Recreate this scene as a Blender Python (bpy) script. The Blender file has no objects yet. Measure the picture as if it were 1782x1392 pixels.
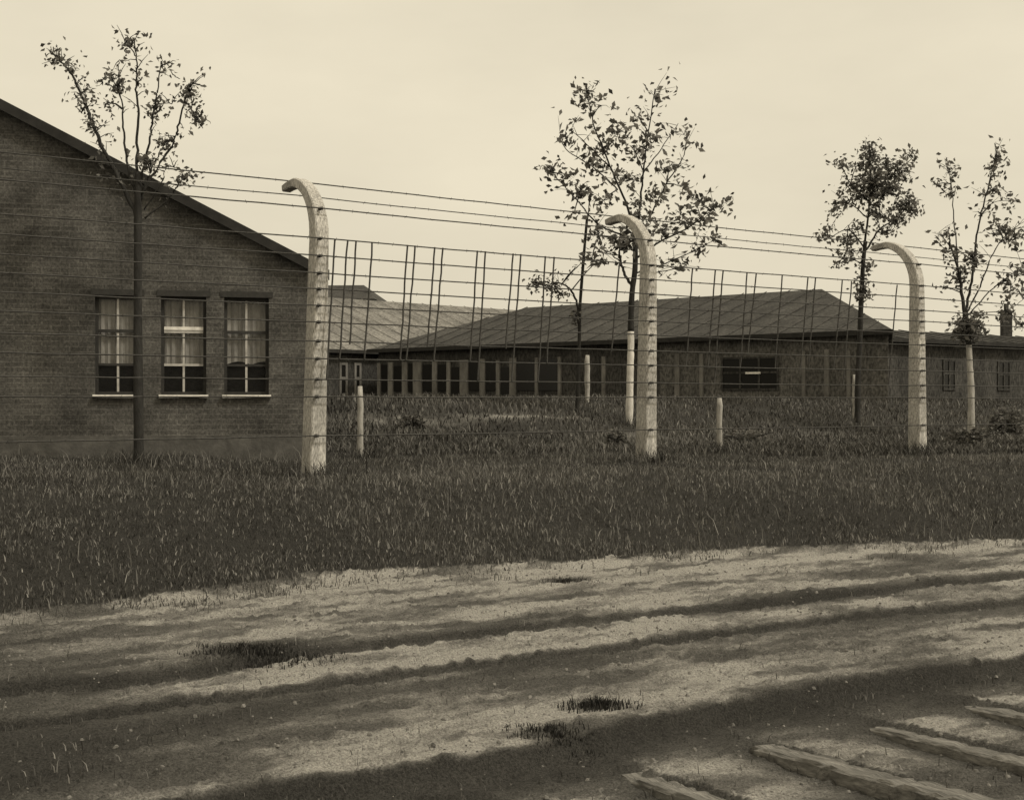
import bpy, math, random
import numpy as np
from mathutils import Vector
rnd = random.Random(7)
nr = np.random.default_rng(11)
S = bpy.context.scene
COL = S.collection

# ------------------------------------------------------------ camera
F = 2300.0                 # focal length in photo pixels (photo 1782 x 1392)
CZ = 0.92                  # eye height above the foot of the fence
cam = bpy.data.cameras.new('camera'); co = bpy.data.objects.new('camera', cam); COL.objects.link(co)
co.location = (0, 0, CZ); co.rotation_euler = (math.radians(90), 0, 0)
cam.sensor_width = 36; cam.lens = F / 1782 * 36
cam.clip_start = 0.1; cam.clip_end = 6000
S.camera = co
# ------------------------------------------------------------ sky, sun, exposure
SUN_EL, SUN_AZ = math.radians(50), math.radians(118)      # azimuth clockwise from +Y
w = bpy.data.worlds.new('World'); S.world = w; w.use_nodes = True
nt = w.node_tree; nt.nodes.clear()
out = nt.nodes.new('ShaderNodeOutputWorld'); bg = nt.nodes.new('ShaderNodeBackground')
sky = nt.nodes.new('ShaderNodeTexSky'); sky.sky_type = 'NISHITA'; sky.sun_disc = False
sky.sun_elevation = SUN_EL; sky.sun_rotation = SUN_AZ; sky.air_density = 1.0; sky.dust_density = 6.0
bw = nt.nodes.new('ShaderNodeRGBToBW')
# overcast: an even veil of cloud evens out the sky's brightness, with faint cloud mottling
tc = nt.nodes.new('ShaderNodeTexCoord'); mp = nt.nodes.new('ShaderNodeMapping'); mp.inputs['Scale'].default_value = (1.5, 1.5, 4)
nz = nt.nodes.new('ShaderNodeTexNoise'); nz.inputs['Scale'].default_value = 2.2; nz.inputs['Detail'].default_value = 5; nz.inputs['Roughness'].default_value = .55
mr = nt.nodes.new('ShaderNodeMapRange'); mr.inputs['From Min'].default_value = .3; mr.inputs['From Max'].default_value = .7
mr.inputs['To Min'].default_value = 5.9; mr.inputs['To Max'].default_value = 6.9
mx = nt.nodes.new('ShaderNodeMix'); mx.inputs['Factor'].default_value = .7
tint = nt.nodes.new('ShaderNodeMix'); tint.data_type = 'RGBA'; tint.blend_type = 'MULTIPLY'; tint.inputs['Factor'].default_value = 1
tint.inputs['B'].default_value = (1.08, .977, .75, 1)
L = nt.links.new
L(tc.outputs['Generated'], mp.inputs['Vector']); L(mp.outputs['Vector'], nz.inputs['Vector']); L(nz.outputs['Fac'], mr.inputs['Value'])
L(sky.outputs['Color'], bw.inputs['Color']); L(bw.outputs['Val'], mx.inputs['A']); L(mr.outputs['Result'], mx.inputs['B'])
L(mx.outputs['Result'], tint.inputs['A']); L(tint.outputs['Result'], bg.inputs['Color']); L(bg.outputs['Background'], out.inputs['Surface'])
bg.inputs['Strength'].default_value = 0.141
sl = bpy.data.lights.new('sun', 'SUN'); sl.energy = 1.9; sl.angle = math.radians(10); sl.color = (1, .95, .84)
so = bpy.data.objects.new('sun', sl); COL.objects.link(so)
sd = Vector((math.sin(SUN_AZ) * math.cos(SUN_EL), math.cos(SUN_AZ) * math.cos(SUN_EL), math.sin(SUN_EL)))
so.rotation_euler = sd.to_track_quat('Z', 'Y').to_euler(); so.location = sd * 50
S.view_settings.view_transform = 'Standard'; S.view_settings.look = 'None'
S.view_settings.exposure = 0; S.view_settings.gamma = 1

# ------------------------------------------------------------ helpers
def at(px, py, Y):
    return Vector(((px - 891) / F * Y, Y, CZ - (py - 696) / F * Y))

def tag(o, label=None, cat=None, group=None, kind=None):
    if label: o['label'] = label
    if cat: o['category'] = cat
    if group: o['group'] = group
    if kind: o['kind'] = kind
    return o

def empty(name, loc, rz=0):
    o = bpy.data.objects.new(name, None); COL.objects.link(o); o.location = loc; o.rotation_euler = (0, 0, rz)
    o.empty_display_size = .2
    return o

class MB:
    def __init__(s): s.v = []; s.f = []
    def add(s, vs, fs):
        b = len(s.v); s.v += [tuple(p) for p in vs]; s.f += [tuple(i + b for i in f) for f in fs]
    def box(s, o, ax, ay, az):
        """corner o and three edge vectors"""
        o = Vector(o); ax = Vector(ax); ay = Vector(ay); az = Vector(az)
        vs = [o, o + ax, o + ax + ay, o + ay, o + az, o + ax + az, o + ax + ay + az, o + ay + az]
        s.add(vs, [(0, 3, 2, 1), (4, 5, 6, 7), (0, 1, 5, 4), (1, 2, 6, 5), (2, 3, 7, 6), (3, 0, 4, 7)])
    def tube(s, pts, rad, n=6, cap=True):
        pts = [Vector(p) for p in pts]; b = len(s.v); k = len(pts)
        if not hasattr(rad, '__len__'): rad = [rad] * k
        up = Vector((0, 0, 1))
        for i, p in enumerate(pts):
            t = (pts[min(i + 1, k - 1)] - pts[max(i - 1, 0)])
            if t.length < 1e-9: t = Vector((0, 0, 1))
            t.normalize()
            a = t.cross(up if abs(t.z) < .9 else Vector((1, 0, 0))); a.normalize(); c = t.cross(a)
            for j in range(n):
                an = 2 * math.pi * j / n
                s.v.append(tuple(p + a * (math.cos(an) * rad[i]) + c * (math.sin(an) * rad[i])))
        for i in range(k - 1):
            for j in range(n):
                j2 = (j + 1) % n
                s.f.append((b + i * n + j, b + i * n + j2, b + (i + 1) * n + j2, b + (i + 1) * n + j))
        if cap:
            s.f.append(tuple(b + j for j in range(n))[::-1]); s.f.append(tuple(b + (k - 1) * n + j for j in range(n)))
    def build(s, name, mat, parent=None, smooth=False, bevel=0, origin=None):
        me = bpy.data.meshes.new(name)
        vs = s.v
        if origin is not None:
            vs = [(x - origin[0], y - origin[1], z - origin[2]) for x, y, z in vs]
        me.from_pydata(vs, [], s.f); me.update()
        return link_mesh(name, me, mat, parent, smooth, bevel, origin)

def link_mesh(name, me, mat, parent=None, smooth=False, bevel=0, origin=None):
    me.materials.append(mat)
    if smooth: me.polygons.foreach_set('use_smooth', [True] * len(me.polygons))
    o = bpy.data.objects.new(name, me); COL.objects.link(o)
    if parent: o.parent = parent
    if origin is not None: o.location = origin
    if bevel:
        m = o.modifiers.new('bevel', 'BEVEL'); m.width = bevel; m.segments = 2; m.limit_method = 'ANGLE'
    return o

def np_mesh(name, V, Fc, attr=None):
    """fast mesh from arrays; Fc is (n,3) or (n,4)"""
    me = bpy.data.meshes.new(name); n, k = Fc.shape
    me.vertices.add(len(V)); me.vertices.foreach_set('co', V.astype(np.float32).ravel())
    me.loops.add(n * k); me.loops.foreach_set('vertex_index', Fc.astype(np.int32).ravel())
    me.polygons.add(n); me.polygons.foreach_set('loop_start', np.arange(0, n * k, k, dtype=np.int32))
    me.update(calc_edges=True)
    for nm, a in (attr or {}).items():
        at_ = me.attributes.new(nm, 'FLOAT', 'POINT'); at_.data.foreach_set('value', a.astype(np.float32))
    return me

def vnoise(x, y, seed=0):
    xi = np.floor(x).astype(np.int64); yi = np.floor(y).astype(np.int64); xf = x - xi; yf = y - yi
    def h(a, b):
        n = (a * 374761393 + b * 668265263 + seed * 974711) & 0xffffffff
        n = ((n ^ (n >> 13)) * 1274126177) & 0xffffffff
        return ((n ^ (n >> 16)) & 0xffff) / 65535.0
    u = xf * xf * (3 - 2 * xf); v = yf * yf * (3 - 2 * yf)
    return (h(xi, yi) * (1 - u) + h(xi + 1, yi) * u) * (1 - v) + (h(xi, yi + 1) * (1 - u) + h(xi + 1, yi + 1) * u) * v
def fbm(x, y, seed=0, oc=4):
    t = 0; a = .5; s = 0
    for i in range(oc):
        t = t + a * vnoise(x * 2 ** i, y * 2 ** i, seed + i); s += a; a *= .55
    return t / s
def sst(a, b, x):
    t = np.clip((x - a) / (b - a), 0, 1); return t * t * (3 - 2 * t)

# ------------------------------------------------------------ materials
def warm(v, r=1.03, g=.975, b=.88): return (v * r, v * g, v * b, 1)
def mat(name, c1, c2, scale=6, rough=.9, bump=.3, detail=6, stretch=(1, 1, 1), spec=.2, fine=None, bdist=.02):
    m = bpy.data.materials.new(name); m.use_nodes = True; t = m.node_tree; l = t.links.new
    b = t.nodes['Principled BSDF']; b.inputs['Roughness'].default_value = rough; b.inputs['Specular IOR Level'].default_value = spec
    tc = t.nodes.new('ShaderNodeTexCoord'); mp = t.nodes.new('ShaderNodeMapping'); mp.inputs['Scale'].default_value = stretch
    n = t.nodes.new('ShaderNodeTexNoise'); n.inputs['Scale'].default_value = scale; n.inputs['Detail'].default_value = detail; n.inputs['Roughness'].default_value = .65
    r = t.nodes.new('ShaderNodeValToRGB'); r.color_ramp.elements[0].position = .32; r.color_ramp.elements[1].position = .68
    r.color_ramp.elements[0].color = c1; r.color_ramp.elements[1].color = c2
    l(tc.outputs['Object'], mp.inputs['Vector']); l(mp.outputs['Vector'], n.inputs['Vector']); l(n.outputs['Fac'], r.inputs['Fac'])
    colour = r.outputs['Color']
    if fine:                                     # a second, much finer grain over the first
        n2 = t.nodes.new('ShaderNodeTexNoise'); n2.inputs['Scale'].default_value = fine[0]; n2.inputs['Detail'].default_value = 3
        l(mp.outputs['Vector'], n2.inputs['Vector'])
        mm = t.nodes.new('ShaderNodeMapRange'); mm.inputs['From Min'].default_value = .3; mm.inputs['From Max'].default_value = .7
        mm.inputs['To Min'].default_value = 1 - fine[1]; mm.inputs['To Max'].default_value = 1 + fine[1]; l(n2.outputs['Fac'], mm.inputs['Value'])
        mu = t.nodes.new('ShaderNodeVectorMath'); mu.operation = 'SCALE'; l(colour, mu.inputs[0]); l(mm.outputs['Result'], mu.inputs['Scale']); colour = mu.outputs['Vector']
    l(colour, b.inputs['Base Color'])
    if bump:
        bp = t.nodes.new('ShaderNodeBump'); bp.inputs['Strength'].default_value = bump; bp.inputs['Distance'].default_value = bdist
        n3 = t.nodes.new('ShaderNodeTexNoise'); n3.inputs['Scale'].default_value = scale * 4; n3.inputs['Detail'].default_value = 5
        l(mp.outputs['Vector'], n3.inputs['Vector']); l(n3.outputs['Fac'], bp.inputs['Height']); l(bp.outputs['Normal'], b.inputs['Normal'])
    return m

def attr_mat(name, lo, hi, rough=.85, trans=0):
    """colour from the mesh attribute 'shade' (each blade or leaf has its own)"""
    m = bpy.data.materials.new(name); m.use_nodes = True; t = m.node_tree; l = t.links.new; b = t.nodes['Principled BSDF']
    b.inputs['Roughness'].default_value = rough; b.inputs['Specular IOR Level'].default_value = .15
    a = t.nodes.new('ShaderNodeAttribute'); a.attribute_name = 'shade'
    r = t.nodes.new('ShaderNodeValToRGB'); r.color_ramp.elements[0].color = lo; r.color_ramp.elements[1].color = hi
    l(a.outputs['Fac'], r.inputs['Fac']); l(r.outputs['Color'], b.inputs['Base Color'])
    if trans:
        tr = t.nodes.new('ShaderNodeBsdfTranslucent'); mi = t.nodes.new('ShaderNodeMixShader'); mi.inputs['Fac'].default_value = trans
        l(r.outputs['Color'], tr.inputs['Color']); l(b.outputs['BSDF'], mi.inputs[1]); l(tr.outputs['BSDF'], mi.inputs[2]); l(mi.outputs['Shader'], t.nodes['Material Output'].inputs['Surface'])
    return m

def brick_mat(name, c1, c2, mortar):
    m = bpy.data.materials.new(name); m.use_nodes = True; t = m.node_tree; l = t.links.new; b = t.nodes['Principled BSDF']
    b.inputs['Roughness'].default_value = .95; b.inputs['Specular IOR Level'].default_value = .1
    tc = t.nodes.new('ShaderNodeTexCoord'); sp = t.nodes.new('ShaderNodeSeparateXYZ'); cb = t.nodes.new('ShaderNodeCombineXYZ')
    l(tc.outputs['Object'], sp.inputs['Vector']); l(sp.outputs['X'], cb.inputs['X']); l(sp.outputs['Z'], cb.inputs['Y'])
    br = t.nodes.new('ShaderNodeTexBrick'); br.inputs['Scale'].default_value = 1; br.inputs['Brick Width'].default_value = .26; br.inputs['Row Height'].default_value = .078
    br.inputs['Mortar Size'].default_value = .010; br.inputs['Mortar Smooth'].default_value = .4
    br.inputs['Color1'].default_value = c1; br.inputs['Color2'].default_value = c2; br.inputs['Mortar'].default_value = mortar
    l(cb.outputs['Vector'], br.inputs['Vector'])
    n = t.nodes.new('ShaderNodeTexNoise'); n.inputs['Scale'].default_value = 1.3; n.inputs['Detail'].default_value = 8; n.inputs['Roughness'].default_value = .7
    l(tc.outputs['Object'], n.inputs['Vector'])
    mr = t.nodes.new('ShaderNodeMapRange'); mr.inputs['From Min'].default_value = .3; mr.inputs['From Max'].default_value = .7; mr.inputs['To Min'].default_value = .45; mr.inputs['To Max'].default_value = 1.6
    l(n.outputs['Fac'], mr.inputs['Value'])
    n2 = t.nodes.new('ShaderNodeTexNoise'); n2.inputs['Scale'].default_value = 26; n2.inputs['Detail'].default_value = 6; n2.inputs['Roughness'].default_value = .75; l(tc.outputs['Object'], n2.inputs['Vector'])
    mr2 = t.nodes.new('ShaderNodeMapRange'); mr2.inputs['From Min'].default_value = .3; mr2.inputs['From Max'].default_value = .7; mr2.inputs['To Min'].default_value = .35; mr2.inputs['To Max'].default_value = 1.8
    l(n2.outputs['Fac'], mr2.inputs['Value'])
    ml = t.nodes.new('ShaderNodeMath'); ml.operation = 'MULTIPLY'; l(mr.outputs['Result'], ml.inputs[0]); l(mr2.outputs['Result'], ml.inputs[1])
    mu = t.nodes.new('ShaderNodeVectorMath'); mu.operation = 'SCALE'; l(br.outputs['Color'], mu.inputs[0]); l(ml.outputs['Value'], mu.inputs['Scale'])
    l(mu.outputs['Vector'], b.inputs['Base Color'])
    bp = t.nodes.new('ShaderNodeBump'); bp.inputs['Strength'].default_value = .6; bp.inputs['Distance'].default_value = .01
    l(n2.outputs['Fac'], bp.inputs['Height']); l(bp.outputs['Normal'], b.inputs['Normal'])
    return m

M = dict(
    brick=brick_mat('dark_brick', warm(.08), warm(.058), warm(.092)),
    concrete=mat('post_concrete', warm(.26), warm(.52), 3.5, .9, .5, 8, (1, 1, .35), fine=(60, .45)),
    wire=mat('wire_metal', warm(.035), warm(.07), 30, .7, 0),
    insul=mat('insulator', warm(.04), warm(.07), 20, .5, 0, spec=.4),
    bark=mat('bark', warm(.02), warm(.045), 12, .95, .6, 6, (1, 1, .3)),
    lime=mat('limewash', warm(.4), warm(.75), 9, .9, .4, 6, (1, 1, .4)),
    stake=mat('pale_stake', warm(.2), warm(.48), 11, .9, .4, 6, (1, 1, .3)),
    roofA=mat('roof_edge', warm(.025), warm(.05), 5, .9, .2),
    roof_dark=mat('tar_roof', warm(.028), warm(.068), .8, .92, .5, 9, (1, 1, 1), fine=(11, .5)),
    roof_light=mat('pale_roof', warm(.10), warm(.24), .5, .9, .3, 8, (1, 1, 1), fine=(9, .5)),
    plaster=mat('far_wall', warm(.03), warm(.07), 1.2, .95, .3, 8, (1, 1, .5), fine=(14, .6)),
    fascia=mat('fascia', warm(.02), warm(.04), 4, .9, 0),
    frame=mat('window_paint', warm(.3), warm(.5), 9, .8, .1),
    frame_dark=mat('dark_frame', warm(.03), warm(.05), 9, .8, .1),
    sill=mat('sill', warm(.6), warm(.9), 9, .8, .1),
    curtain=mat('curtain', warm(.28), warm(.62), 4, .9, .3, 5, (1, 1, .6)),
    sleeper=mat('sleeper_wood', warm(.05), warm(.22), 9, .95, .9, 9, (.35, 2.4, 1), fine=(50, .25)),
    tuft=attr_mat('weed', warm(.02), warm(.12)),
    grass=attr_mat('grass_blade', warm(.032), warm(.30), .85),
    leaf=attr_mat('leaf', warm(.05), warm(.26), .8, .45),
)
g = bpy.data.materials.new('pane_glass'); g.use_nodes = True; b = g.node_tree.nodes['Principled BSDF']
b.inputs['Base Color'].default_value = warm(.02); b.inputs['Roughness'].default_value = .12; b.inputs['Alpha'].default_value = .35; b.inputs['Specular IOR Level'].default_value = .35
M['glass'] = g
g = bpy.data.materials.new('dark_pane'); g.use_nodes = True; b = g.node_tree.nodes['Principled BSDF']
b.inputs['Base Color'].default_value = warm(.015); b.inputs['Roughness'].default_value = .25; b.inputs['Specular IOR Level'].default_value = .25
M['darkpane'] = g

# ------------------------------------------------------------ fence line and ground
T = Vector((.806, .592, 0)); N = Vector((-.592, .806, 0))          # along the fence / to its far side
P1 = Vector((-2.46, 16.1, 0))
GZ = -.60                                                           # level of the dirt road
def uv_of(x, y):
    dx = x - P1.x; dy = y - P1.y
    return dx * T.x + dy * T.y, dx * N.x + dy * N.y
def road_line(pts, z=GZ):
    us, vs = [], []
    for px, py in pts:
        Y = (CZ - z) * F / (py - 696); X = (px - 891) / F * Y
        u, v = uv_of(X, Y); us.append(u); vs.append(v)
    us, vs = np.array(us), np.array(vs); o = np.argsort(us)
    return us[o], vs[o]
LG = road_line([(0, 1088), (200, 1066), (420, 1035), (600, 1010), (760, 1003), (900, 996), (1100, 984), (1300, 968), (1500, 962), (1782, 950)])
LA = road_line([(50, 1205), (260, 1190), (400, 1162), (560, 1137), (900, 1100), (1120, 1074), (1300, 1058), (1500, 1034), (1782, 1004)])
LB = road_line([(180, 1234), (430, 1205), (530, 1192), (650, 1175), (900, 1146), (1130, 1114), (1360, 1086), (1550, 1064), (1782, 1044)])
LC = road_line([(330, 1382), (460, 1352), (660, 1327), (830, 1303), (930, 1283), (1080, 1247), (1300, 1205), (1480, 1170), (1700, 1142), (1782, 1130)])
def gauss(x, y, cx, cy, sx, sy):
    """blob whose axes follow the road"""
    u, v = uv_of(x, y); cu, cv = uv_of(cx, cy)
    return np.exp(-((u - cu) / sx) ** 2 - ((v - cv) / sy) ** 2)
def ground_pt(px, py, z=GZ):
    Y = (CZ - z) * F / (py - 696); return (px - 891) / F * Y, Y

SENDS = [(-.12, 5.34), (.52, 5.78), (1.17, 6.17), (1.83, 6.61), (2.48, 7.06)]
SUV = [uv_of(*e_) for e_ in SENDS]; SP = (SUV[-1][0] - SUV[0][0]) / 4; SU = SUV[0][0]; SV = sum(q[1] for q in SUV) / 5; SLZ = -.675
def terrain(x, y):
    """height and paleness of the soil, painted shade included, at x, y"""
    u, v = uv_of(x, y)
    wob = (fbm(u * 1.1, v * 1.1 + 40, 3) - .5) * .5
    g_ = np.interp(u, *LG) + wob * .8 + (fbm(u * 5, v * 5, 8) - .5) * .45 + (fbm(u * 16, v * 16, 12, 2) - .5) * .18
    a_ = np.interp(u, *LA) + (fbm(u * 2, v * .5, 21) - .5) * .08
    b_ = np.interp(u, *LB) + (fbm(u * 2, v * .5, 31) - .5) * .06
    c_ = np.interp(u, *LC) + (fbm(u * 2.2, v * .5, 41) - .5) * .07
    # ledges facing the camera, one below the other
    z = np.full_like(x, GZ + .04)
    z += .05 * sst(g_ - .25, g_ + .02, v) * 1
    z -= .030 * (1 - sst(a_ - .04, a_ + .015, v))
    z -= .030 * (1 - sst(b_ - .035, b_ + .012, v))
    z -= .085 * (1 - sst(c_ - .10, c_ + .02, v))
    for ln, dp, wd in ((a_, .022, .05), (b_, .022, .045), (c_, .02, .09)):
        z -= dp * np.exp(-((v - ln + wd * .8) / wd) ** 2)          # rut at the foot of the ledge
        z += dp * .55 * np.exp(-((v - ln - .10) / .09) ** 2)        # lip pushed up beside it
    # clods and streaks pulled along the road
    st = fbm(u * 1.3, v * 7, 5, 5) - .5
    cl = fbm(u * 7, v * 13, 6, 3) - .5; rg = np.abs(fbm(u * 2.4 + 9, v * 6, 26, 4) - .5)
    road = 1 - sst(g_ - .1, g_ + .5, v)
    fi = fbm(u * 17, v * 22, 27, 3) - .5; cd = sst(.62, .72, vnoise(u * 26, v * 30, 28)) * sst(.45, .6, fbm(u * 3, v * 3, 29, 2))
    z += road * (st * .016 + cl * .022 + fi * .034 + cd * .016 - np.clip(.035 - rg, 0, 1) * .3)
    # earth banked between the sleepers: level with each one's far edge, sinking to the foot of the next
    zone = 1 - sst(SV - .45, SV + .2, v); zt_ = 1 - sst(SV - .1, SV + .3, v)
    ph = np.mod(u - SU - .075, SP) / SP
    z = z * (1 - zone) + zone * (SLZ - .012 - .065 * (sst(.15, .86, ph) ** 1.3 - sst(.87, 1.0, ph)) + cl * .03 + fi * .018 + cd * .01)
    # grassy bank up to the fence, then a low rise towards the far buildings
    z += (-GZ - .09) * sst(g_ - .1, g_ + 3.3, v)
    z += .87 * sst(4.2, 12.5, v + (fbm(x * .15, y * .15, 9) - .5) * 2.5)
    z += (1 - road) * (fbm(x * .6, y * .6, 13) - .5) * .16 * (1 - sst(30, 60, y))
    z += (1 - road) * (fbm(x * .25, y * .25, 14) - .5) * .35 * sst(5, 9, v) * (1 - sst(16, 24, v))
    # paleness: soil tones, plus shade of the ledges painted as dark bands
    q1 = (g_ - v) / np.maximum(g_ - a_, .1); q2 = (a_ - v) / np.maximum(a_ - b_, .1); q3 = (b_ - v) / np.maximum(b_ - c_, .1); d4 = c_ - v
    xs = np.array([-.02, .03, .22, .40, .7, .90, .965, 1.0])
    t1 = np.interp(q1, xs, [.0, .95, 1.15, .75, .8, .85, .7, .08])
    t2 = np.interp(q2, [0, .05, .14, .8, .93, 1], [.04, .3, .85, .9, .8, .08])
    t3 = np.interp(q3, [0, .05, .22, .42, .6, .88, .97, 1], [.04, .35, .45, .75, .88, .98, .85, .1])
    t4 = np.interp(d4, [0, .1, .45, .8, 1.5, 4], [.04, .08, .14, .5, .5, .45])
    t4 = t4 * (1 - zt_) + zt_ * (.62 - .46 * sst(.2, .85, ph)); tone = np.where(v > g_, 0, np.where(v > a_, t1, np.where(v > b_, t2, np.where(v > c_, t3, t4))))  # painted shade: soil tone darkens towards the face of each sleeper
    n = fbm(u * .7 + 3, v * 2.6, 17, 5)
    n2 = fbm(u * 2.2, v * 6, 19, 5); n3 = fbm(u * 11, v * 22, 20, 2)
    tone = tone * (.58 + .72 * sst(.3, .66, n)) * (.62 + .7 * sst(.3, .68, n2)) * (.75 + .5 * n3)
    for (px, py), sx, sy, am in (((455, 1140), .42, .30, 1), ((1040, 1222), .16, .13, .9), ((985, 1020), .28, .09, .7), ((1095, 1025), .2, .07, .5),
                                 ((1400, 1045), .9, .16, .9), ((1320, 1085), 1.0, .10, .6), ((920, 1085), .35, .12, .6), ((980, 1262), .35, .10, .7), ((300, 1250), 1.2, .18, .6), ((0, 1330), .9, .8, .8), ((1500, 1000), 1.6, .25, .45)):
        gx, gy = ground_pt(px, py); tone = tone * (1 - am * gauss(x, y, gx, gy, sx, sy))
    tone = tone * (.58 + .42 * sst(-3.2, -1.2, x / np.maximum(y, 1) * 8)) * (.74 + .26 * sst(-1.6, .4, x + (y - 5) * .35)) 
    # pale trodden earth behind the fence
    far = np.zeros_like(x)
    for cx, cy, sx, sy, am in ((-2.4, 27, 1.6, .6, .7), (.4, 29, 2.2, .45, .75), (2.2, 27, 1.1, .8, .7), (4.0, 24.5, 1.4, .8, .35), (7, 30, 2.5, .8, .35), (11, 26, 1.5, 1.1, .45), (-1, 23, 1.5, .5, .3)):
        far = np.maximum(far, am * gauss(x, y, cx, cy, sx, sy))
    far = far * sst(.3, .6, fbm(x * 1.3, y * 1.3, 55, 4))
    tone = np.where(v > g_, far, tone)
    return z, np.clip(tone, 0, 1.2), v - g_

def axis(parts):
    a = []
    for lo, hi, st in parts: a.append(np.arange(lo, hi, st))
    a.append(np.array([parts[-1][1]])); return np.concatenate(a)
gx = axis([(-1500, -300, 200), (-300, -60, 30), (-60, -14, 4), (-14, -5.2, .35), (-5.2, 7.2, .024), (7.2, 16, .35), (16, 60, 4), (60, 300, 30), (300, 1500, 200)])
gy = axis([(-40, 0, 8), (0, 4, .5), (4, 9.4, .021), (9.4, 14.2, .036), (14.2, 34, .22), (34, 70, 2), (70, 300, 23), (300, 3000, 300)])
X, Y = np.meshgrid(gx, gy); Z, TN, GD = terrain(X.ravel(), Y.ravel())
V = np.stack([X.ravel(), Y.ravel(), Z], 1); nx, ny = len(gx), len(gy)
i = np.arange(nx * ny).reshape(ny, nx)
Fc = np.stack([i[:-1, :-1].ravel(), i[:-1, 1:].ravel(), i[1:, 1:].ravel(), i[1:, :-1].ravel()], 1)
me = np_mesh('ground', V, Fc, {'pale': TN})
gm = bpy.data.materials.new('soil'); gm.use_nodes = True; t = gm.node_tree; l = t.links.new; b = t.nodes['Principled BSDF']
b.inputs['Roughness'].default_value = .95; b.inputs['Specular IOR Level'].default_value = .1
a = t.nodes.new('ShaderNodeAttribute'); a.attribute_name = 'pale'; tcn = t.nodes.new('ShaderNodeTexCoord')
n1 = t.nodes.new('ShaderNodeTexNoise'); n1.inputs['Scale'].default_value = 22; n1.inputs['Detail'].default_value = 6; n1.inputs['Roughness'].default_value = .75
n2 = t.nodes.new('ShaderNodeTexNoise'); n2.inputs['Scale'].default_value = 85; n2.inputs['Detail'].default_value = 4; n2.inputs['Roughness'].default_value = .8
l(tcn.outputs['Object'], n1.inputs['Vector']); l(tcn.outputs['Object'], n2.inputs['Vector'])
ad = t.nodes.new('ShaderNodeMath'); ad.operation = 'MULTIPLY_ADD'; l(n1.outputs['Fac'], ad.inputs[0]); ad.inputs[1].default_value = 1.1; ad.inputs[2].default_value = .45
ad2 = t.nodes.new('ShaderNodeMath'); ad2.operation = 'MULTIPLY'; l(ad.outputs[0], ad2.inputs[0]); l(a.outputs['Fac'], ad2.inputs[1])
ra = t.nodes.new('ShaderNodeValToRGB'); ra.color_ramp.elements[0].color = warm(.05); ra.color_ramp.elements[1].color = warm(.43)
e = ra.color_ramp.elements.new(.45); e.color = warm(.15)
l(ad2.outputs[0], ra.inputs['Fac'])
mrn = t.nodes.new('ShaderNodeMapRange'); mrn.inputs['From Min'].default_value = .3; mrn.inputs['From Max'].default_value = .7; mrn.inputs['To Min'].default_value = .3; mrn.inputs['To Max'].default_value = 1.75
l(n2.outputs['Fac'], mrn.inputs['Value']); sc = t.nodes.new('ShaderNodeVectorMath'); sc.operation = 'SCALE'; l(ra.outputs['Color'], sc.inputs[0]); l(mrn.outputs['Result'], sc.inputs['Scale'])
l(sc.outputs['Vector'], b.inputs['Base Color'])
bp = t.nodes.new('ShaderNodeBump'); bp.inputs['Strength'].default_value = 1.0; bp.inputs['Distance'].default_value = .05; hm = t.nodes.new('ShaderNodeMath'); hm.operation = 'MULTIPLY_ADD'; l(n2.outputs['Fac'], hm.inputs[0]); hm.inputs[1].default_value = .6; l(n1.outputs['Fac'], hm.inputs[2]); l(hm.outputs[0], bp.inputs['Height']); l(bp.outputs['Normal'], b.inputs['Normal'])
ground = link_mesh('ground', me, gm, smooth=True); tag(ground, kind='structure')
def gz(x, y): return float(terrain(np.array([float(x)]), np.array([float(y)]))[0][0])

# ------------------------------------------------------------ grass
def blades(n, x, y, z, h, wd, seed):
    r = np.random.default_rng(seed)
    an = r.uniform(0, 2 * np.pi, n); la = r.uniform(0, 2 * np.pi, n); le = r.uniform(.15, .9, n) * h
    wx = np.cos(an) * wd / 2; wy = np.sin(an) * wd / 2; lx = np.cos(la) * le; ly = np.sin(la) * le
    V = np.empty((n, 5, 3))
    V[:, 0] = np.stack([x - wx, y - wy, z - .01], 1); V[:, 1] = np.stack([x + wx, y + wy, z - .01], 1)
    V[:, 2] = np.stack([x + wx * .7 + lx * .35, y + wy * .7 + ly * .35, z + h * .6], 1); V[:, 3] = np.stack([x - wx * .7 + lx * .35, y - wy * .7 + ly * .35, z + h * .6], 1)
    V[:, 4] = np.stack([x + lx, y + ly, z + h], 1)
    b_ = (np.arange(n) * 5)[:, None]
    F3 = np.concatenate([b_ + np.array([[0, 1, 2]]), b_ + np.array([[0, 2, 3]]), b_ + np.array([[3, 2, 4]])])
    return V.reshape(-1, 3), F3
def scatter(n, ymin, ymax, seed, dens, power=1.0):
    r = np.random.default_rng(seed); y = ymin + (ymax - ymin) * r.random(n) ** power; x = (r.random(n) - .5) * (y * .80 + 2.0)
    z, tn, gd = terrain(x, y); keep = r.random(n) < dens(x, y, tn, gd)
    return x[keep], y[keep], z[keep], tn[keep]
allV, allF, allS = [], [], []; base = 0
def add_bl(x, y, z, h, wd, seed, shade):
    global base
    V, F3 = blades(len(x), x, y, z, h, wd, seed); allV.append(V); allF.append(F3 + base); allS.append(np.repeat(shade, 5)); base += len(V)
d1 = lambda x, y, tn, gd: np.where(gd > -.04 - 3.2 * fbm(x * 2.2, y * 2.2, 70, 4) ** 3 * nr.random(len(x)) ** 2, (1 - (gd > 0) * .75 * np.clip(tn, 0, 1)) * (.35 + .65 * sst(.3, .6, fbm(x * 1.2, y * 1.2, 60))), 0)
x, y, z, tn = scatter(300000, 8.6, 26, 1, d1, 1.0)
pn = fbm(x * .7, y * .7, 61); r_ = nr.random(len(x))
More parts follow.
